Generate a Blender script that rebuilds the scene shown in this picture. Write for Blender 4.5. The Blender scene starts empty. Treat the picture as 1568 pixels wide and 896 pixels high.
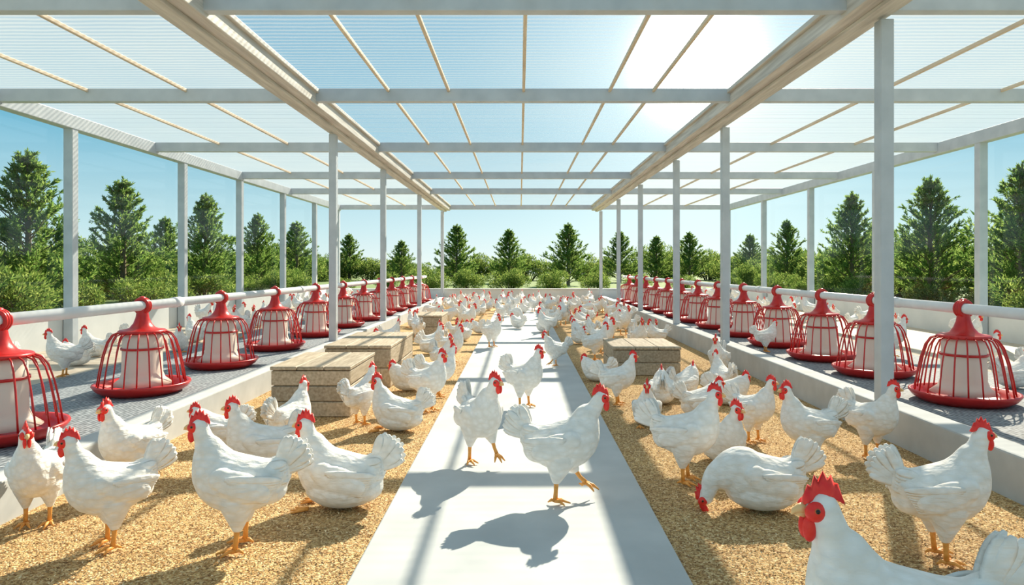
import bpy, math, random
import numpy as np
from mathutils import Vector, Matrix
random.seed(7); rng=np.random.default_rng(7)
S=bpy.context.scene
# ------------------------------------------------------------------ helpers
class MB:
    def __init__(s): s.v=[];s.f=[];s.m=[];s.n=0
    def add(s,v,f,m=0):
        v=np.asarray(v,dtype=float).reshape(-1,3); o=s.n
        s.v.append(v); s.f+= [tuple(i+o for i in q) for q in f]; s.m+=([m]*len(f) if isinstance(m,int) else list(m)); s.n+=len(v)
    def verts(s): return np.concatenate(s.v)
    def mesh(s,name,mats,smooth=True):
        me=bpy.data.meshes.new(name); me.from_pydata(s.verts().tolist(),[],s.f)
        for m in mats: me.materials.append(m)
        me.polygons.foreach_set('material_index',s.m)
        me.polygons.foreach_set('use_smooth',[smooth]*len(s.f)); me.update(); return me
def obj(name,me,loc=(0,0,0),rot=(0,0,0),sc=1):
    o=bpy.data.objects.new(name,me); S.collection.objects.link(o); o.location=loc; o.rotation_euler=rot
    o.scale=(sc,sc,sc) if not hasattr(sc,'__len__') else sc
    return o
def box(mb,x0,x1,y0,y1,z0,z1,m=0):
    v=[(x0,y0,z0),(x1,y0,z0),(x1,y1,z0),(x0,y1,z0),(x0,y0,z1),(x1,y0,z1),(x1,y1,z1),(x0,y1,z1)]
    mb.add(v,[(0,3,2,1),(4,5,6,7),(0,1,5,4),(1,2,6,5),(2,3,7,6),(3,0,4,7)],m)
def bevel(o,w=.006,seg=2):
    b=o.modifiers.new('bevel','BEVEL'); b.width=w; b.segments=seg; b.limit_method='ANGLE'
def sphere_vf(nu=14,nv=9):
    v=[(0,0,1)];f=[]
    for i in range(1,nv):
        t=math.pi*i/nv
        for j in range(nu):
            p=2*math.pi*j/nu; v.append((math.sin(t)*math.cos(p),math.sin(t)*math.sin(p),math.cos(t)))
    v.append((0,0,-1)); L=len(v)-1
    for j in range(nu): f.append((0,1+j,1+(j+1)%nu))
    for i in range(nv-2):
        for j in range(nu):
            a=1+i*nu+j;b=1+i*nu+(j+1)%nu; f.append((a,a+nu,b+nu,b))
    for j in range(nu): a=1+(nv-2)*nu; f.append((L,a+(j+1)%nu,a+j))
    return np.array(v),f
SPH=sphere_vf(); SPHL=sphere_vf(8,5)
def ell(mb,c,r,m=0,R=None,lo=False):
    v,f=SPHL if lo else SPH
    w=v*np.array(r)
    if R is not None: w=w@R.T
    mb.add(w+np.array(c),f,m)
def tube(mb,pts,rad,n=8,m=0,cap=True):
    pts=[np.array(p,float) for p in pts]; V=[];F=[]
    ref=None
    for i,p in enumerate(pts):
        d=pts[min(i+1,len(pts)-1)]-pts[max(i-1,0)]; d/=np.linalg.norm(d)+1e-9
        if ref is None:
            ref=np.array([0,0,1.]) if abs(d[2])<.9 else np.array([1.,0,0])
        a=np.cross(d,ref); a/=np.linalg.norm(a)+1e-9; b=np.cross(a,d); ref=b
        r=rad[i] if hasattr(rad,'__len__') else rad
        for j in range(n):
            t=2*math.pi*j/n; V.append(p+r*(math.cos(t)*a+math.sin(t)*b))
    for i in range(len(pts)-1):
        for j in range(n):
            F.append((i*n+j,i*n+(j+1)%n,(i+1)*n+(j+1)%n,(i+1)*n+j))
    if cap: F.append(tuple(range(n-1,-1,-1))); F.append(tuple((len(pts)-1)*n+j for j in range(n)))
    mb.add(V,F,m)
def lathe(mb,prof,n=28,m=0):
    V=[];F=[]
    for r,z in prof:
        for j in range(n):
            t=2*math.pi*j/n; V.append((r*math.cos(t),r*math.sin(t),z))
    for i in range(len(prof)-1):
        for j in range(n): F.append((i*n+j,i*n+(j+1)%n,(i+1)*n+(j+1)%n,(i+1)*n+j))
    mb.add(V,F,m)
# ------------------------------------------------------------------ materials
def mat(name,col=(.8,.8,.8),rough=.6,metal=0,**k):
    m=bpy.data.materials.new(name); m.use_nodes=True; nt=m.node_tree; b=nt.nodes['Principled BSDF']
    b.inputs['Base Color'].default_value=(*col,1); b.inputs['Roughness'].default_value=rough; b.inputs['Metallic'].default_value=metal
    for a,v in k.items(): b.inputs[a].default_value=v
    return m,nt,b
def nd(nt,t,**k):
    n=nt.nodes.new(t)
    for a,v in k.items(): setattr(n,a,v)
    return n
def ramp(nt,src,stops):
    r=nd(nt,'ShaderNodeValToRGB'); e=r.color_ramp.elements
    while len(e)<len(stops): e.new(.5)
    for i,(p,c) in enumerate(stops): e[i].position=p; e[i].color=(*c,1)
    nt.links.new(src,r.inputs[0]); return r
def tc(nt,out='Object',scale=(1,1,1)):
    t=nd(nt,'ShaderNodeTexCoord'); mp=nd(nt,'ShaderNodeMapping'); mp.inputs['Scale'].default_value=scale
    nt.links.new(t.outputs[out],mp.inputs[0]); return mp.outputs[0]
def bump(nt,b,src,strength=.3,dist=.01):
    n=nd(nt,'ShaderNodeBump'); n.inputs['Strength'].default_value=strength; n.inputs['Distance'].default_value=dist
    nt.links.new(src,n.inputs['Height']); nt.links.new(n.outputs[0],b.inputs['Normal'])
def noisy(name,c1,c2,scale,rough=.6,bs=.2,bd=.005,sc=(1,1,1),detail=4,**k):
    m,nt,b=mat(name,c1,rough,**k); v=tc(nt,scale=sc)
    n=nd(nt,'ShaderNodeTexNoise'); n.inputs['Scale'].default_value=scale; n.inputs['Detail'].default_value=detail
    nt.links.new(v,n.inputs[0]); r=ramp(nt,n.outputs[0],[(.3,c1),(.7,c2)]); nt.links.new(r.outputs[0],b.inputs['Base Color'])
    bump(nt,b,n.outputs[0],bs,bd); return m
# feathers: soft scale-like plumage relief
m,nt,b=mat('feather_white',(.88,.86,.81),.9); b.inputs['Specular IOR Level'].default_value=.08
v=tc(nt); n0=nd(nt,'ShaderNodeTexNoise'); n0.inputs['Scale'].default_value=18; n0.inputs['Detail'].default_value=3; nt.links.new(v,n0.inputs[0])
mxv=nd(nt,'ShaderNodeMix',data_type='RGBA',blend_type='LINEAR_LIGHT'); mxv.inputs[0].default_value=.012; nt.links.new(v,mxv.inputs[6]); nt.links.new(n0.outputs['Color'],mxv.inputs[7])
mp=nd(nt,'ShaderNodeMapping'); mp.inputs['Scale'].default_value=(.62,1,1); nt.links.new(mxv.outputs[2],mp.inputs[0])
vo=nd(nt,'ShaderNodeTexVoronoi',feature='SMOOTH_F1'); vo.inputs['Scale'].default_value=44; vo.inputs['Smoothness'].default_value=.3; nt.links.new(mp.outputs[0],vo.inputs[0])
n1=nd(nt,'ShaderNodeTexNoise'); n1.inputs['Scale'].default_value=110; n1.inputs['Detail'].default_value=6
mp2=nd(nt,'ShaderNodeMapping'); mp2.inputs['Scale'].default_value=(.30,1,1.2); nt.links.new(v,mp2.inputs[0]); nt.links.new(mp2.outputs[0],n1.inputs[0])
ma=nd(nt,'ShaderNodeMath',operation='MULTIPLY_ADD'); ma.inputs[1].default_value=.75; nt.links.new(n1.outputs[0],ma.inputs[0]); nt.links.new(vo.outputs['Distance'],ma.inputs[2])
bump(nt,b,ma.outputs[0],.7,.0065)
r=ramp(nt,vo.outputs['Distance'],[(.1,(.93,.915,.885)),(.75,(.82,.79,.735))]); nt.links.new(r.outputs[0],b.inputs['Base Color']); M_feather=m
M_red=noisy('comb_red',(.80,.012,.012),(.92,.05,.03),60,.45,.3,.002)
M_orange=noisy('leg_orange',(.75,.30,.05),(.9,.42,.1),80,.5,.5,.002)
M_beak=mat('beak_horn',(.85,.55,.25),.4)[0]
M_eye=mat('eye_black',(.01,.008,.006),.1)[0]
M_iris=mat('eye_iris',(.55,.12,.03),.3)[0]
CH=[M_feather,M_red,M_orange,M_beak,M_eye,M_iris]
M_fred=noisy('feeder_red_plastic',(.50,.012,.012),(.62,.025,.02),14,.3,.05,.002)
M_fdrum=mat('feeder_drum_plastic',(.80,.68,.57),.35)[0]
M_pipe=noisy('pipe_white',(.70,.71,.72),(.80,.81,.82),9,.25,.03,.001)
M_frame=noisy('painted_steel_frame',(.44,.49,.53),(.54,.59,.63),6,.45,.05,.002)
M_beam=noisy('painted_timber_beam',(.44,.41,.37),(.70,.67,.62),4,.55,.2,.003,sc=(9,.5,9),detail=6)
M_raft=noisy('rafter_timber',(.58,.47,.34),(.74,.63,.48),5,.6,.1,.003,sc=(6,.6,6))
M_conc=noisy('concrete_walkway',(.455,.475,.475),(.56,.575,.57),3.5,.8,.3,.004,detail=10)
M_kerb=noisy('concrete_kerb',(.45,.465,.46),(.57,.585,.58),5,.8,.2,.004,detail=8)
M_wall=noisy('wall_render_white',(.60,.63,.63),(.70,.73,.73),3,.8,.1,.003)
# litter
m,nt,b=mat('grain_litter',(.5,.33,.15),.9); v=tc(nt)
vo=nd(nt,'ShaderNodeTexVoronoi'); vo.inputs['Scale'].default_value=130; nt.links.new(v,vo.inputs[0])
sx=nd(nt,'ShaderNodeSeparateColor'); nt.links.new(vo.outputs['Color'],sx.inputs[0])
r=ramp(nt,sx.outputs[0],[(0,(.27,.14,.05)),(.35,(.50,.30,.115)),(.7,(.70,.47,.21)),(1,(.90,.70,.41))])
no=nd(nt,'ShaderNodeTexNoise'); no.inputs['Scale'].default_value=1.6; no.inputs['Detail'].default_value=5; nt.links.new(v,no.inputs[0])
r2=ramp(nt,no.outputs[0],[(.3,(.80,.76,.72)),(.7,(1.1,1.08,1.0))])
mx=nd(nt,'ShaderNodeMix',data_type='RGBA',blend_type='MULTIPLY'); mx.inputs[0].default_value=1
nt.links.new(r.outputs[0],mx.inputs[6]); nt.links.new(r2.outputs[0],mx.inputs[7]); nt.links.new(mx.outputs[2],b.inputs['Base Color'])
bump(nt,b,vo.outputs['Distance'],.8,-.007); M_litter=m
m,nt,b=mat('loose_grain',(.6,.4,.17),.8); g=nd(nt,'ShaderNodeNewGeometry')
r=ramp(nt,g.outputs['Random Per Island'],[(0,(.30,.16,.06)),(.4,(.58,.37,.155)),(.8,(.77,.54,.27)),(1,(.95,.77,.49))]); nt.links.new(r.outputs[0],b.inputs['Base Color']); M_grain=m
# bed mesh floor
m,nt,b=mat('rubber_mesh_mat',(.3,.33,.35),.7); v=tc(nt,scale=(1,1,1))
vo=nd(nt,'ShaderNodeTexVoronoi'); vo.inputs['Scale'].default_value=34; vo.inputs['Randomness'].default_value=.3; nt.links.new(v,vo.inputs[0])
r=ramp(nt,vo.outputs['Distance'],[(.15,(.07,.08,.09)),(.42,(.24,.265,.285)),(.7,(.42,.45,.47))]); nt.links.new(r.outputs[0],b.inputs['Base Color'])
bump(nt,b,vo.outputs['Distance'],.6,.01); M_mat=m
M_sand=noisy('bed_sand',(.48,.40,.30),(.64,.56,.45),9,.9,.4,.01,detail=10)
M_grass=noisy('grass',(.08,.14,.03),(.18,.26,.07),3,.9,.5,.03,detail=10)
# wood crate
m,nt,b=mat('crate_timber',(.5,.42,.3),.7); v=tc(nt,scale=(14,1.5,14))
no=nd(nt,'ShaderNodeTexNoise'); no.inputs['Scale'].default_value=4; no.inputs['Detail'].default_value=8; nt.links.new(v,no.inputs[0])
g=nd(nt,'ShaderNodeNewGeometry'); r=ramp(nt,no.outputs[0],[(.3,(.32,.25,.165)),(.7,(.54,.45,.33))])
r2=ramp(nt,g.outputs['Random Per Island'],[(0,(.85,.85,.85)),(1,(1.12,1.1,1.08))])
mx=nd(nt,'ShaderNodeMix',data_type='RGBA',blend_type='MULTIPLY'); mx.inputs[0].default_value=1
nt.links.new(r.outputs[0],mx.inputs[6]); nt.links.new(r2.outputs[0],mx.inputs[7]); nt.links.new(mx.outputs[2],b.inputs['Base Color'])
bump(nt,b,no.outputs[0],.4,.004); M_wood=m
# leaves
def leafmat(name,stops):
    m=bpy.data.materials.new(name); m.use_nodes=True; nt=m.node_tree; nt.nodes.clear()
    g=nd(nt,'ShaderNodeNewGeometry'); r=ramp(nt,g.outputs['Random Per Island'],stops)
    d=nd(nt,'ShaderNodeBsdfDiffuse'); t=nd(nt,'ShaderNodeBsdfTranslucent'); x=nd(nt,'ShaderNodeMixShader'); x.inputs[0].default_value=.55
    o=nd(nt,'ShaderNodeOutputMaterial')
    for s in (d,t): nt.links.new(r.outputs[0],s.inputs[0])
    nt.links.new(d.outputs[0],x.inputs[1]); nt.links.new(t.outputs[0],x.inputs[2]); nt.links.new(x.outputs[0],o.inputs[0]); return m
M_pine=leafmat('pine_needles',[(0,(.07,.15,.03)),(.5,(.18,.29,.065)),(1,(.38,.48,.13))])
M_shrub=leafmat('shrub_leaves',[(0,(.06,.13,.025)),(.5,(.17,.25,.055)),(1,(.38,.44,.12))])
M_bark=noisy('bark',(.13,.09,.06),(.22,.16,.11),20,.9,.6,.02,sc=(1,1,.2))
# translucent roof
def roofmat(name,lo,hi,tint,tcol):
    m=bpy.data.materials.new(name); m.use_nodes=True; nt=m.node_tree; nt.nodes.clear()
    v=tc(nt); wv=nd(nt,'ShaderNodeTexWave',wave_type='BANDS',bands_direction='Y'); wv.inputs['Scale'].default_value=4.5; wv.inputs['Distortion'].default_value=1.0; wv.inputs['Detail'].default_value=2
    nt.links.new(v,wv.inputs[0])
    no=nd(nt,'ShaderNodeTexNoise'); no.inputs['Scale'].default_value=.8; no.inputs['Detail'].default_value=4; nt.links.new(v,no.inputs[0])
    mr=nd(nt,'ShaderNodeMapRange'); mr.inputs[3].default_value=lo; mr.inputs[4].default_value=hi; nt.links.new(wv.outputs[0],mr.inputs[0])
    ad=nd(nt,'ShaderNodeMath',operation='MULTIPLY_ADD'); ad.inputs[1].default_value=.2; nt.links.new(no.outputs[0],ad.inputs[0]); nt.links.new(mr.outputs[0],ad.inputs[2])
    tr=nd(nt,'ShaderNodeBsdfTransparent'); tr.inputs[0].default_value=(*tint,1)
    tl=nd(nt,'ShaderNodeBsdfTranslucent'); tl.inputs[0].default_value=(*tcol,1)
    df=nd(nt,'ShaderNodeBsdfDiffuse'); df.inputs[0].default_value=(.6,.64,.67,1)
    x1=nd(nt,'ShaderNodeMixShader'); x1.inputs[0].default_value=.30; nt.links.new(tl.outputs[0],x1.inputs[1]); nt.links.new(df.outputs[0],x1.inputs[2])
    x2=nd(nt,'ShaderNodeMixShader'); nt.links.new(ad.outputs[0],x2.inputs[0]); nt.links.new(tr.outputs[0],x2.inputs[1]); nt.links.new(x1.outputs[0],x2.inputs[2])
    o=nd(nt,'ShaderNodeOutputMaterial'); nt.links.new(x2.outputs[0],o.inputs[0]); return m
M_roof=roofmat('corrugated_polycarbonate',.05,.36,(.93,.96,.98),(.44,.475,.49)); M_roof2=roofmat('frosted_polycarbonate',.32,.58,(.95,.96,.97),(.54,.56,.56))
m=bpy.data.materials.new('clear_glazing'); m.use_nodes=True; nt=m.node_tree; nt.nodes.clear()
tr=nd(nt,'ShaderNodeBsdfTransparent'); tr.inputs[0].default_value=(.95,.985,.98,1); gs=nd(nt,'ShaderNodeBsdfGlossy'); gs.inputs['Roughness'].default_value=.05
x=nd(nt,'ShaderNodeMixShader'); x.inputs[0].default_value=.05; nt.links.new(tr.outputs[0],x.inputs[1]); nt.links.new(gs.outputs[0],x.inputs[2])
o=nd(nt,'ShaderNodeOutputMaterial'); nt.links.new(x.outputs[0],o.inputs[0]); M_glass=m
# ------------------------------------------------------------------ shell
XL,XR,YB=-4.9,5.6,18.3
KL0,KL1=-2.13,-2.0; KR0,KR1=2.1,2.25
mb=MB(); box(mb,-60,60,-6,90,-.12,-.05); obj('ground',mb.mesh('ground',[M_grass],False))
mb=MB(); box(mb,KL1,KR0,-2,YB,-.05,0); obj('floor',mb.mesh('floor',[M_litter],False))
mb=MB(); box(mb,-.535,.535,-2,17.2,0,.02); o=obj('concrete_walkway',mb.mesh('concrete_walkway',[M_conc],False)); bevel(o,.006)
BZ=.12
mb=MB(); box(mb,-3.6,KL0,-2,YB,-.05,BZ,0); box(mb,XL,-3.6,-2,YB,-.05,BZ,1); obj('floor_left',mb.mesh('floor_left',[M_mat,M_sand],False))
mb=MB(); box(mb,KR1,3.9,-2,YB,-.05,BZ,0); box(mb,3.9,XR,-2,YB,-.05,BZ,1); obj('floor_right',mb.mesh('floor_right',[M_mat,M_sand],False))
mb=MB(); box(mb,KL0,KL1,-2,YB,-.05,.17); o=obj('kerb_left',mb.mesh('kerb_left',[M_kerb],False)); bevel(o,.01)
mb=MB(); box(mb,KR0,KR1,-2,YB,-.05,.2); o=obj('kerb_right',mb.mesh('kerb_right',[M_kerb],False)); bevel(o,.01)
for n,a in (('wall_left',(XL-.12,XL,-2,YB,-.05,.46)),('wall_right',(XR,XR+.12,-2,YB,-.05,.46)),('wall_back',(XL-.12,XR+.12,YB,YB+.12,-.05,.36))):
    mb=MB(); box(mb,*a)
    a2=list(a); a2[0]-=.02;a2[1]+=.02;a2[2]-=.02;a2[3]+=.02;a2[4]=a[5];a2[5]=a[5]+.03; box(mb,*a2)
    o=obj(n,mb.mesh(n,[M_wall],False)); bevel(o,.008)
# roof
RZ=2.62
mb=MB(); z=RZ+.005
for x0,x1,mi in ((XL-.1,-1.99,1),(-1.99,2.05,0),(2.05,XR+.1,1)): mb.add([(x0,-2,z),(x1,-2,z),(x1,YB+.1,z),(x0,YB+.1,z)],[(0,1,2,3)],mi)
obj('ceiling',mb.mesh('ceiling',[M_roof,M_roof2],False))
# frame
mb=MB()
for y in (-1.,1.5,4.05,6.27,9.0,11.8,14.3,18.2): box(mb,XL,XR,y-.04,y+.04,2.50,RZ,0)
for x0,x1 in ((-2.12,-1.86),(1.92,2.18)):
    box(mb,x0,x1,-2,18.25,2.47,RZ-.002,1)
    c=(x0+x1)/2
    box(mb,c-.035,c+.035,-2,18.25,2.44,2.47,1); box(mb,x0-.03,x1+.03,-2,18.25,2.575,2.612,1)
for x in (XL+.06,XR-.06): box(mb,x-.06,x+.06,-2,18.25,2.47,RZ-.003,0)
for x in (-1.2,-.65,.035,.82,1.22,-3.05,-3.95,3.3,4.4): box(mb,x-.013,x+.013,-2,18.2,2.585,RZ-.004,2)
pw=.040
for y in (1.0,7.54,10.3,14.,18.15): box(mb,-2.06-pw,-2.06+pw,y-pw,y+pw,.1705,2.45,0)
for y in (4.04,7.17,9.4,12.2,14.9,18.15): box(mb,2.155-pw,2.155+pw,y-pw,y+pw,.2005,2.45,0)
for y in (7.36,9.8,11.8,13.95,16.1,18.15): box(mb,XL+.06-.05,XL+.06+.05,y-.05,y+.05,.121,2.5,0)
for y in (2.,8.2,10.6,13.,15.5,18.15): box(mb,XR-.06-.05,XR-.06+.05,y-.05,y+.05,.121,2.5,0)
o=obj('shelter_frame',mb.mesh('shelter_frame',[M_frame,M_beam,M_raft],False)); bevel(o,.006)
for i,x in enumerate((XL-.03,XR+.03)):
    mb=MB(); mb.add([(x,-2,.49),(x,YB,.49),(x,YB,2.6),(x,-2,2.6)],[(0,1,2,3)]); obj('window_%d'%(i+1),mb.mesh('window',[M_glass],False))
# ------------------------------------------------------------------ feeders
def feeder():
    mb=MB()
    lathe(mb,[(0,.012),(.24,.012),(.27,.03),(.305,.07),(.322,.072),(.325,.062),(.30,.03),(.25,0),(0,0)],36,0)
    lathe(mb,[(0,.435),(.150,.435),(.160,.428),(.160,.415),(.150,.41),(0,.41)],28,0)
    lathe(mb,[(.12,.436),(.085,.45),(.06,.48),(.045,.52),(.038,.56),(.04,.58),(.03,.6),(0,.6)],24,0)
    lathe(mb,[(.0,.06),(.2,.06),(.15,.10),(.135,.14),(.13,.38),(.12,.41),(0,.41)],28,1)
    lathe(mb,[(.136,.30),(.142,.30),(.142,.315),(.136,.315)],28,0)
    n=22
    for i in range(n):
        t=2*math.pi*(i+.5)/n; P=[]
        for r,z in ((.152,.42),(.192,.405),(.222,.36),(.250,.27),(.272,.16),(.288,.06)):
            P.append((r*math.cos(t),r*math.sin(t),z))
        tube(mb,P,.0052,6,0)
    P=[(math.cos(a)*.048,0,.60+math.sin(a)*.048) for a in np.linspace(-math.pi/2,1.5*math.pi,21)]
    for dy in (-.02,0,.02): tube(mb,[(p[0],p[1]+dy,p[2]) for p in P],.012,8,0,False)
    ell(mb,(0,0,.652),(.024,.03,.016),0)
    return mb.mesh('poultry_feeder',[M_fred,M_fdrum])
FM=feeder()
Lx=lambda d:-(2.71-.0177*d); Rx=lambda d:2.948-.017*d
for d in (3.47,4.75,5.95,7.2,8.55,9.8,11.0,12.1,13.2,14.3,15.4,16.5): obj('poultry_feeder',FM,(Lx(d),d,BZ+.001),(0,0,.02*d),(.95,.95,1))
for d in (3.3,4.42,5.5,6.42,7.48,8.55,9.6,10.6,11.6,12.6,13.6,14.6,15.6,16.6): obj('poultry_feeder',FM,(Rx(d),d,BZ+.001),(0,0,.02*d),(.97,.97,1))
for fx in (Lx,Rx):
    mb=MB(); tube(mb,[(fx(0),0,.722),(fx(17.4),17.4,.722)],.034,20,0)
    for y in (2.6,5.2,8.,11.,14.,17.): tube(mb,[(fx(y-.05),y-.05,.722),(fx(y+.05),y+.05,.722)],.040,20,0)
    obj('feed_pipe',mb.mesh('feed_pipe',[M_pipe]))
# ------------------------------------------------------------------ crates
def crate(x0,x1,y0,y1,h,nb=2):
    mb=MB(); cx,cy=(x0+x1)/2,(y0+y1)/2; w,l=(x1-x0)/2,(y1-y0)/2; g=.004; t=.018
    bh=(h-.025)/nb
    for i in range(nb):
        z0=i*bh+g; z1=(i+1)*bh-g
        box(mb,-w,w,-l,-l+t,z0,z1); box(mb,-w,w,l-t,l,z0,z1); box(mb,-w,-w+t,-l+t+.001,l-t-.001,z0,z1); box(mb,w-t,w,-l+t+.001,l-t-.001,z0,z1)
    for sx in (-1,1):
        for sy in (-1,1): box(mb,sx*(w-.045)-.025,sx*(w-.045)+.025,sy*(l-.045)-.025,sy*(l-.045)+.025,0,h-.025)
    n=3; bw=(2*w+.016)/n
    for i in range(n): box(mb,-w-.008+i*bw+.002,-w-.008+(i+1)*bw-.002,-l-.008,l+.008,h-.024,h)
    box(mb,-w+t,w-t,-l+t,l-t,.002,h-.04)
    o=obj('wooden_crate',mb.mesh('wooden_crate',[M_wood],False),(cx,cy,0)); bevel(o,.004,1); return o
crate(-1.64,-1.12,4.5,5.25,.335,3); crate(-1.60,-1.06,5.6,6.75,.345); crate(-1.50,-1.1,9.6,10.4,.3); crate(.85,1.46,6.2,6.95,.26,2)
# ------------------------------------------------------------------ chickens
def remesh(mb,vox,it):
    me=mb.mesh('tmp',[]); o=bpy.data.objects.new('tmp',me); S.collection.objects.link(o)
    r=o.modifiers.new('r','REMESH'); r.mode='VOXEL'; r.voxel_size=vox
    s=o.modifiers.new('s','SMOOTH'); s.factor=.6; s.iterations=it
    dg=bpy.context.evaluated_depsgraph_get(); e=o.evaluated_get(dg); m2=e.to_mesh()
    nv=len(m2.vertices)
    v=np.empty(nv*3); m2.vertices.foreach_get('co',v); v=v.reshape(-1,3).copy(); f=[tuple(p.vertices) for p in m2.polygons]
    e.to_mesh_clear(); bpy.data.objects.remove(o); bpy.data.meshes.remove(me); return v,f
def catmull(P,n):
    P=np.array(P,float); Q=np.vstack([2*P[0]-P[1],P,2*P[-1]-P[-2]]); out=[]
    for i in range(len(P)-1):
        a,b,c,d=Q[i:i+4]
        for k in range(n):
            t=k/n; out.append(.5*(2*b+(c-a)*t+(2*a-5*b+4*c-d)*t*t+(-a+3*b-3*c+d)*t**3))
    out.append(P[-1]); return out
def blade(mb,base,tip,w,nrm,m=0,th=.003,bend=0.):
    base=np.array(base,float);tip=np.array(tip,float); d=tip-base; L=np.linalg.norm(d); d/=L
    nrm=np.array(nrm,float); nrm-=d*nrm.dot(d); nrm/=np.linalg.norm(nrm); s=np.cross(d,nrm)
    pr=[.45,.75,.95,1,1,.98,.92,.74,.3]; V=[];F=[]; K=6
    for i,p in enumerate(pr):
        t=i/(len(pr)-1); c=base+d*L*t+nrm*bend*math.sin(t*math.pi)*L
        for j in range(K):
            a=2*math.pi*j/K; V.append(c+s*w*p/2*math.cos(a)+nrm*th*math.sin(a))
    for i in range(len(pr)-1):
        for j in range(K): F.append((i*K+j,i*K+(j+1)%K,i*K+K+(j+1)%K,i*K+K+j))
    F+= [tuple(range(K-1,-1,-1)),tuple(K*(len(pr)-1)+j for j in range(K))]; mb.add(V,F,m)
def chicken(pose='stand',yaw=0.,pitch=0.,H=None,vox=.0065,seed=0,tail=1.0):
    rs=random.Random(seed); lo=vox>.01
    dz=-.118 if pose in('sit','lie','rest') else 0.
    if H is None: H={'stand':(.135,0,.430),'walk':(.16,0,.425),'sit':(.13,0,.305),'rest':(.135,0,.245),'lie':(.20,0,.048),'peck':(.235,0,.075)}[pose]
    H=np.array(H,float); H[1]+=math.sin(yaw)*.012
    B=[(-.140,0,.274,.032,.030),(-.108,0,.252,.058,.055),(-.06,0,.232,.082,.078),(-.01,0,.228,.097,.091),(.04,0,.240,.099,.092),(.073,0,.268,.086,.080)]
    B=[(x,y,z+dz,a,b) for x,y,z,a,b in B]
    C=np.array([.073,0,.268+dz])
    if pose in('lie','peck'): N=[(C[0]+.05,0,C[2]+(-.010 if pose=='lie' else .0),.064,.058),((C[0]+H[0])/2+.035,0,(C[2]+H[2])/2+.02,.039,.038)]
    elif pose=='rest': N=[(C[0]+.03,0,C[2]+.04,.066,.060),((C[0]+.03+H[0])/2,H[1]*.6,H[2]-.03,.044,.040)]
    else: N=[(C[0]+.020,0,C[2]+.044,.065,.060),(C[0]+.030,H[1]*.3,C[2]+.080,.049,.045),((C[0]+H[0])/2+.014,H[1]*.6,H[2]-.052,.034,.032)]
    path=catmull(B+N+[(H[0],H[1],H[2],.027,.0248)],7)
    mb=MB()
    for p in path: ell(mb,p[:3],(p[3],p[4],p[3]),0,lo=lo)
    cy,sy,cp,sp=math.cos(yaw),math.sin(yaw),math.cos(pitch),math.sin(pitch)
    R=np.array([[cy*cp,-sy,-cy*sp],[sy*cp,cy,-sy*sp],[sp,0,cp]])
    K=1.04
    hp=lambda x,y,z:H+R@(np.array([x,y,z])*K)
    ell(mb,hp(.012,0,-.001),(.023,.020,.020),0,lo=lo)
    for t in np.linspace(0,1,8): ell(mb,(-.118-.050*t,0,.272+dz+.052*t*tail),(.042-.026*t,.034-.024*t,.044-.024*t),0,lo=lo)
    ell(mb,(-.09,0,.210+dz),(.065,.060,.055),0,lo=lo)
    if dz:
        ell(mb,(-.01,0,.078),(.140,.104,.074),0,lo=lo); ell(mb,(-.08,0,.085),(.08,.075,.065),0,lo=lo)
    for s in (-1,1):
        a=.30; Rw=np.array([[math.cos(a),0,-math.sin(a)],[0,1,0],[math.sin(a),0,math.cos(a)]])
        ell(mb,(-.02,s*.084,.240+dz),(.100,.026,.050),0,Rw,lo=lo)
        ell(mb,(.04,s*.079,.265+dz),(.045,.028,.040),0,Rw,lo=lo)
    legs=[]
    if not dz:
        if pose=='walk': L=[(1,(.055,.045,.120),(.10,.046,.055),True),(-1,(-.015,-.045,.100),(-.02,-.045,.008),False)]
        else: L=[(1,(.0,.047,.096),(.008,.047,.008),False),(-1,(-.005,-.047,.096),(-.002,-.047,.008),False)]
        for s,k,ft,lift in L:
            a=np.array([.0,s*.045,.19]); k=np.array(k)
            for t in np.linspace(0,1,8):
                p=a*(1-t)+k*t; rr=.060*(1-t)+.019*t; ell(mb,p,(rr*1.08,rr*.85,rr),0,lo=lo)
            legs.append((s,k,np.array(ft),lift))
    v,f=remesh(mb,vox,3)
    out=MB(); out.add(v,f,0)
    for s in (-1,1):
        nn=5 if lo else 9
        for i in range(nn):   # folded flight feathers
            t=i/(nn-1); b0=(.025-.06*t,s*(.108-.008*t),.275-.058*t+dz); tp=(-.150+.045*t,s*(.074-.002*t),.258-.072*t+dz)
            blade(out,b0,tp,.028,(-.2,s,.12),0,.0035,.05)
    nn=8 if lo else 16
    for i in range(nn):
        t=i/(nn-1); an=math.radians(16+58*t); L=.096+.020*math.sin(t*math.pi)+rs.uniform(-.005,.005)
        s=1 if i%2 else -1; sp2=.018*(1-t*.5)
        b0=(-.128-.014*(1-t),s*.010,.266+.032*t+dz); tp=(b0[0]-L*math.cos(an),s*(sp2+rs.uniform(0,.007)),b0[2]+L*math.sin(an))
        blade(out,b0,tp,.036,(0.1,1*s,.15),0,.003,.03)
    for i in range(0 if lo else 12):
        s=1 if i%2 else -1; q=i/11; blade(out,(-.085,s*(.035+.01*q),.294-.05*q+dz),(-.155-.008*q,s*.026,.306-.065*q+dz),.032,(-.1,s,.7-.5*q),0,.004,.06)
    # head parts
    hs=[.010,.028,.021,.037,.027,.042,.030,.038,.026,.027,.008]; V=[];F=[]
    for i,h in enumerate(hs):
        t=i/(len(hs)-1); x=.032-.064*t; bz=.018-.010*(2*t-1)**2; wob=.003*math.sin(i*1.3)
        for (yy,zz) in ((.0070,bz),(.0055,bz+h*.55),(0,bz+h),(-.0055,bz+h*.55),(-.0070,bz)): V.append(hp(x,yy+wob,zz))
    for i in range(len(hs)-1):
        for j in range(4): F.append((i*5+j,i*5+5+j,i*5+6+j,i*5+1+j))
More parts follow.
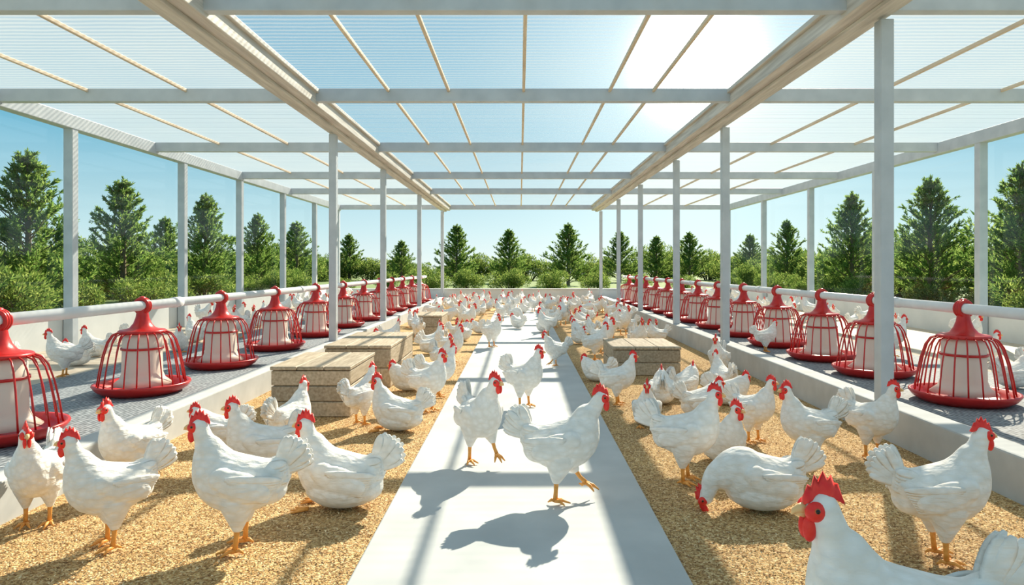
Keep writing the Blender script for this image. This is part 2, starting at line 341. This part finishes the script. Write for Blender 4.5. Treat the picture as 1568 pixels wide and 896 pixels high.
    F+= [(0,1,2,3,4),tuple(50+j for j in (4,3,2,1,0))]; out.add(V,F,1)
    for s in (-1,1):
        ell(out,hp(.017,s*.0150,-.001),(.0185,.0102,.0168),1,R,lo=lo)
        ell(out,hp(.024,s*.008,-.029),(.0120,.0068,.0225),1,R,lo=lo)
        ell(out,hp(.018,s*.0238,.003),(.0050,.0030,.0050),5,R,lo=lo)
        ell(out,hp(.018,s*.0252,.003),(.0040,.0028,.0040),4,R,lo=lo)
    tube(out,[hp(.028,0,.001),hp(.038,0,0),hp(.046,0,-.004),hp(.050,0,-.010)],[.0102,.008,.0048,.001],8,3)
    tube(out,[hp(.028,0,-.008),hp(.037,0,-.008),hp(.045,0,-.010)],[.0078,.005,.001],8,3)
    n6=5 if lo else 8
    for s,k,ft,lift in legs:
        tube(out,[k+(0,0,.02),k,(k+ft)/2,ft+(0,0,.012)],[.012,.0105,.0085,.0095],n6,2)
        fp=ft+np.array([0,0,.004])
        for a,Lt in ((-38,.05),(0,.062),(38,.05),(172,.03)):
            ar=math.radians(a); dx,dy=math.cos(ar),math.sin(ar)
            if lift:
                P=[fp+(0,0,.006),fp+np.array([dx*Lt*.5,dy*Lt*.5,.0-.004]),fp+np.array([dx*Lt*.9,dy*Lt*.9,-.022 if dx>0 else .0])]
            else: P=[fp+(0,0,.004),fp+np.array([dx*Lt*.5,dy*Lt*.5,.006]),fp+np.array([dx*Lt,dy*Lt,-.004])]
            tube(out,P,[.0085,.0068,.0025],n6,2)
    if pose=='sit':
        for s in (-1,1):
            for a in (-25,5,30):
                ar=math.radians(a*1.0); b0=np.array([.105,s*.05,.012]); tube(out,[b0,b0+np.array([math.cos(ar)*.06,math.sin(ar)*.06,-.006])],[.0075,.003],n6,2)
    return out
VAR={}
def var(key):
    if key not in VAR:
        pose,yaw,hi=key; VAR[key]=chicken(pose,math.radians(yaw),seed=len(VAR),vox=.0045 if hi else .014,pitch=-.5 if pose in('lie','peck') else 0.)
    return VAR[key]
ME={}
def hen(x,y,head,sc,pose='stand',yaw=0,z=0.):
    k=(pose,yaw,True)
    if k not in ME: ME[k]=var(k).mesh('white_chicken',CH)
    return obj('white_chicken',ME[k],(x,y,z+.001),(0,0,math.radians(head)),sc)
W=.02
hen(-1.85,2.62,-75,.88,'stand',30)
hen(-1.45,2.42,228,.92,'stand',-30)
hen(-1.72,3.02,-110,.90)
hen(-.98,2.40,188,1.02,'stand')
hen(-.74,2.82,178,1.12,'sit')
hen(-1.27,3.36,200,1.02,'sit')
hen(-1.34,3.98,70,.95,'sit')
hen(-1.66,3.75,190,.85,'rest')
hen(-1.0,4.28,60,.8,'stand')
hen(-.74,4.13,172,.98,'sit',30)
hen(-.63,4.66,-30,.92,'stand')
hen(-.68,6.04,-50,.85); hen(-.90,5.45,190,.85,'rest'); hen(-.70,7.0,-30,.85); hen(-.62,5.2,20,.85,'stand',30)
hen(-.2,3.38,-62,1.0,'walk',30,W)
hen(.03,4.71,-40,.92,'stand',30,W)
hen(.17,2.84,-6,1.02,'walk',0,W)
hen(-.34,8.2,-40,.85,'stand',0,W); hen(.35,6.6,-160,.75,'walk',0,W)
hen(.76,3.14,-22,.97)
hen(1.03,3.46,-80,.97,'sit',30)
hen(1.32,3.86,-55,.82,'stand',30)
hen(1.43,3.38,190,.90)
hen(.98,2.79,180,1.1,'lie')
hen(1.83,3.55,-65,.88,'stand',30)
hen(1.42,2.31,-4,1.0)
hen(.765,1.36,180,1.2)
hen(.70,4.9,-12,.82)
hen(.80,4.3,-100,.86,'sit')
hen(1.03,4.95,80,.9,'rest'); hen(1.25,5.2,40,.9,'rest',30); hen(1.20,4.5,10,.9,'rest'); hen(1.62,5.45,100,.9,'sit'); hen(1.5,4.9,-20,.85,'rest',30); hen(1.75,6.0,-120,.85)
hen(.79,7.2,0,.85); hen(.66,5.9,160,.8,'rest')
hen(2.50,6.95,0,.70,'stand',0,BZ)
for x,y,h,s,p in ((-3.6,5.4,200,.8,'stand'),(-4.1,6.6,180,.85,'sit'),(-3.5,7.0,-60,.85,'sit'),(-4.3,5.7,-80,.85,'sit'),(-4.3,7.7,10,.85,'rest'),(-3.4,8.3,-100,.85,'stand'),(-3.75,7.9,150,.9,'sit'),(-3.45,6.2,-20,.85,'sit'),(-3.9,6.0,170,.8,'rest'),
                  (3.6,6.6,0,.85,'stand'),(3.9,7.4,-160,.85,'sit'),(4.6,7.0,-70,.85,'stand'),(3.6,5.6,200,.8,'sit'),(4.2,6.2,-40,.85,'sit'),(5.0,7.6,-100,.85,'rest'),(3.55,4.9,10,.85,'sit'),(4.0,5.3,-90,.85,'sit')):
    hen(x,y,h,s,p,0,BZ)
def flock():
    keys=[('stand',0,False),('stand',45,False),('sit',0,False),('walk',0,False),('peck',0,False),('sit',45,False),('rest',20,False)]
    out=MB(); pts=[(-.34,8.2)]
    def tryp(x,y,d):
        for a,b in pts:
            if (a-x)**2+(b-y)**2<d*d: return False
        pts.append((x,y)); return True
    def place(x,y,z):
        k=random.choices(keys,[3,2,3,1,1,2,3])[0]; src=var(k); a=random.uniform(0,2*math.pi); s=random.uniform(.76,.92)
        c,si=math.cos(a)*s,math.sin(a)*s; R=np.array([[c,-si,0],[si,c,0],[0,0,s]])
        out.add(src.verts()@R.T+np.array([x,y,z+.001]),src.f,src.m)
    crates=[(-1.66,-1.12,4.3,5.6),(-1.62,-1.06,5.5,6.9),(-1.55,-1.1,9.4,10.6),(.85,1.46,6.0,7.1)]
    def bad(x,y): return any(a-.2<x<b+.2 and c-.1<y<d+.1 for a,b,c,d in crates)
    for i in range(2600):
        y=7.7+9.5*random.random()**.8; x=random.uniform(-1.72,1.82)
        if abs(x)<.72 and (y<13.5 and random.random()<.95 or y<9): continue
        if bad(x,y): continue
        if y<10 and random.random()<.5: continue
        if tryp(x,y,.40) : place(x,y,W if abs(x)<.55 else 0)
    for i in range(400):
        y=8.9+9*random.random(); x=random.choice([random.uniform(-4.6,-3.15),random.uniform(3.5,5.3)])
        if tryp(x,y,.55): place(x,y,BZ)
    me=out.mesh('chicken_flock',CH); obj('chicken_flock',me); print('flock',len(pts),len(me.vertices))
flock()
# ------------------------------------------------------------------ loose grain
n=90000
y=1.6+5.5*rng.random(n)**1.6; sd=rng.random(n)<.5
x=np.where(sd,rng.uniform(-1.99,-.545,n),rng.uniform(.545,2.09,n))
th=rng.uniform(0,2*np.pi,n); L=rng.uniform(.003,.006,n); wd=L*.5; tz=rng.uniform(-.002,.004,n)
c=np.stack([x,y,np.full(n,.0035)],1); d=np.stack([np.cos(th)*L,np.sin(th)*L,tz],1); s=np.stack([-np.sin(th)*wd,np.cos(th)*wd,rng.uniform(-.002,.002,n)],1)
V=np.stack([c-d,c+s,c+d,c-s],1).reshape(-1,3); me=bpy.data.meshes.new('loose_grain'); me.from_pydata(V.tolist(),[],(np.arange(4*n).reshape(-1,4)).tolist()); me.materials.append(M_grain); obj('loose_grain',me)
# ------------------------------------------------------------------ trees
def leafquads(P,D,L,Wd):
    n=len(P); D=D/np.linalg.norm(D,axis=1,keepdims=True); r=rng.normal(size=(n,3)); s=np.cross(D,r); s/=np.linalg.norm(s,axis=1,keepdims=True)+1e-9
    L=L[:,None]; s=s*Wd
    return np.stack([P,P+D*L*.45+s,P+D*L,P+D*L*.45-s],1).reshape(-1,3)
def tree(seed,Ht=3.5):
    r=np.random.default_rng(seed); mb=MB()
    tube(mb,[(0,0,-.05),(.02,0,Ht*.5),(0,0,Ht*.97)],[.09,.05,.008],8,1)
    PP=[];DD=[]
    nb=90
    for i in range(nb):
        u=(i/nb)**.95; z=.12+(Ht-.42)*u; Rm=1.28*(1-u)**.88*r.uniform(.6,1.18)+.08; a=i*2.4+r.uniform(-.3,.3)
        up=r.uniform(.5,.95)+.6*u; dirn=np.array([math.cos(a),math.sin(a),up*.7]); dirn/=np.linalg.norm(dirn)
        base=np.array([0,0,z]); end=base+dirn*Rm+np.array([0,0,.10*Rm])
        tube(mb,[base,(base+end)/2-np.array([0,0,.03]),end],[.018,.012,.004],4,1,False)
        for k in range(9):
            t=r.uniform(.15,1) if k else 1.; b=base*(1-t)+end*t; sd=dirn+r.normal(size=3)*.38; sd[2]+=.45; sd/=np.linalg.norm(sd); sl=r.uniform(.18,.40)*(1-.66*u)
            m=int(34*(1-.45*u)); tt=r.random(m)[:,None]; PP.append(b+sd*sl*tt); DD.append(sd*1.1+r.normal(size=(m,3))*.5)
    P=np.concatenate(PP);D=np.concatenate(DD)
    V=leafquads(P,D,r.uniform(.08,.15,len(P))*(1.05-.35*P[:,2]/Ht),.014); nq=len(P)
    mb.add(V,np.arange(nq*4).reshape(-1,4).tolist(),0)
    m=140; P=np.stack([np.zeros(m),np.zeros(m),r.uniform(Ht*.86,Ht*.97,m)],1); D=r.normal(size=(m,3))*.4+np.array([0,0,1]); V=leafquads(P,D,np.full(m,.10),.010); mb.add(V,np.arange(m*4).reshape(-1,4).tolist(),0)
    return mb.mesh('conifer_tree',[M_pine,M_bark],False)
TM=[tree(i) for i in range(4)]
T=[(-10.1,14,187),(-10.7,18.4,142),(-10.3,22.4,117),(-11.5,30,85),(-11.6,35.5,72),(-12,48,52),(-8,46,42),(-3.4,37,67),(-.63,41,60),(2.55,36,69),(6.3,43,57),(9,45,49),(11.2,45,55),(13.5,40,52),(13.1,33.5,75),(10.5,21.6,119),(10.65,17.7,145),(10.9,14.8,167),
   (-13.5,26,80),(14.5,28,70),(-9.6,10.5,225),(11.5,11,225)]
for i,(x,y,up) in enumerate(T):
    s=(1+up*y/1045)/3.5; k=1.05 if y<35 else 1.2; obj('conifer_tree',TM[i%4],(x,y,-.05),(0,0,i*1.3),(s*k,s*k,s))
def shrub(seed):
    r=np.random.default_rng(100+seed); PP=[];DD=[]; mb=MB()
    for k in range(16):
        c=np.array([r.uniform(-1.1,1.1),r.uniform(-.7,.7),r.uniform(.3,1.35)]); R=r.uniform(.3,.55); m=330
        n=r.normal(size=(m,3)); n/=np.linalg.norm(n,axis=1,keepdims=True); PP.append(c+n*R*r.uniform(.6,1.1,(m,1))); DD.append(n+r.normal(size=(m,3))*.7+np.array([0,0,.9]))
        tube(mb,[(c[0]*.3,c[1]*.3,0),tuple(c)],[.03,.01],5,1,False)
    P=np.concatenate(PP);D=np.concatenate(DD); P[:,2]=np.abs(P[:,2]); V=leafquads(P,D,r.uniform(.10,.20,len(P)),.022); mb.add(V,np.arange(len(P)*4).reshape(-1,4).tolist(),0)
    return mb.mesh('shrub',[M_shrub,M_bark],False)
SM=[shrub(i) for i in range(3)]
pos=[]
for x in np.arange(-26,27,1.9): pos.append((x,50+random.uniform(-2,2),random.uniform(.75,1.3)))
for x in np.arange(-14,15,1.7): pos.append((x,27+random.uniform(-1.5,1.5),random.uniform(.36,.58)))
for y in np.arange(9,48,2.0):
    pos.append((-12.6-.03*y+random.uniform(-.5,.5),y,random.uniform(.85,1.25))); pos.append((12.8+.03*y+random.uniform(-.5,.5),y,random.uniform(.85,1.25)))
for y in np.arange(8,30,2.2):
    pos.append((-9.6+random.uniform(-.4,.4),y,random.uniform(.35,.6))); pos.append((9.6+random.uniform(-.4,.4),y,random.uniform(.35,.6)))
for i,(x,y,s) in enumerate(pos): obj('shrub',SM[i%3],(x,y,-.05),(0,0,random.uniform(0,6)),(s*1.15,s*1.15,s*random.uniform(.85,1.15)))
# ------------------------------------------------------------------ light
az,el=math.radians(26),math.radians(36)
L=bpy.data.lights.new('sun','SUN'); L.energy=12.5; L.color=(1,.89,.70); L.angle=math.radians(.6)
o=bpy.data.objects.new('sun',L); S.collection.objects.link(o)
d=Vector((math.sin(az)*math.cos(el),math.cos(az)*math.cos(el),math.sin(el))); o.rotation_euler=d.to_track_quat('Z','Y').to_euler(); o.location=(5,10,10)
w=bpy.data.worlds.new('World'); S.world=w; w.use_nodes=True; nt=w.node_tree; nt.nodes.clear()
t=nd(nt,'ShaderNodeTexCoord'); sp=nd(nt,'ShaderNodeSeparateXYZ'); nt.links.new(t.outputs['Generated'],sp.inputs[0])
r=ramp(nt,sp.outputs[2],[(0,(.80,.92,.90)),(.05,(.60,.83,.88)),(.18,(.19,.52,.71)),(.45,(.11,.36,.57)),(1,(.10,.26,.42))])
sd=Vector((269,1045,312)).normalized()
nv=nd(nt,'ShaderNodeVectorMath',operation='NORMALIZE'); nt.links.new(t.outputs['Generated'],nv.inputs[0])
dp=nd(nt,'ShaderNodeVectorMath',operation='DOT_PRODUCT'); dp.inputs[1].default_value=sd; nt.links.new(nv.outputs[0],dp.inputs[0])
mx0=nd(nt,'ShaderNodeMath',operation='MAXIMUM'); mx0.inputs[1].default_value=0; nt.links.new(dp.outputs['Value'],mx0.inputs[0])
acc=None
for pw_,am in ((11,.22),(70,.6),(900,16.)):
    p=nd(nt,'ShaderNodeMath',operation='POWER'); p.inputs[1].default_value=pw_; nt.links.new(mx0.outputs[0],p.inputs[0])
    q=nd(nt,'ShaderNodeMath',operation='MULTIPLY_ADD'); q.inputs[1].default_value=am; nt.links.new(p.outputs[0],q.inputs[0])
    if acc: nt.links.new(acc.outputs[0],q.inputs[2])
    else: q.inputs[2].default_value=0
    acc=q
gl=nd(nt,'ShaderNodeVectorMath',operation='SCALE'); gl.inputs[0].default_value=(1,.93,.76); nt.links.new(acc.outputs[0],gl.inputs['Scale'])
av=nd(nt,'ShaderNodeVectorMath',operation='ADD'); nt.links.new(r.outputs[0],av.inputs[0]); nt.links.new(gl.outputs[0],av.inputs[1])
bg=nd(nt,'ShaderNodeBackground'); bg.inputs[1].default_value=1.0; nt.links.new(av.outputs[0],bg.inputs[0])
wo=nd(nt,'ShaderNodeOutputWorld'); nt.links.new(bg.outputs[0],wo.inputs[0])
try:
    S.view_settings.view_transform='Standard'; S.view_settings.look='None'
except Exception as e: print(e)
# ------------------------------------------------------------------ camera
c=bpy.data.cameras.new('camera'); c.lens=24; c.sensor_width=36; c.shift_x=-12/1568; c.shift_y=-41/1568; c.clip_start=.05; c.clip_end=300
o=bpy.data.objects.new('camera',c); S.collection.objects.link(o); o.location=(0,0,1); o.rotation_euler=(math.pi/2,0,0); S.camera=o
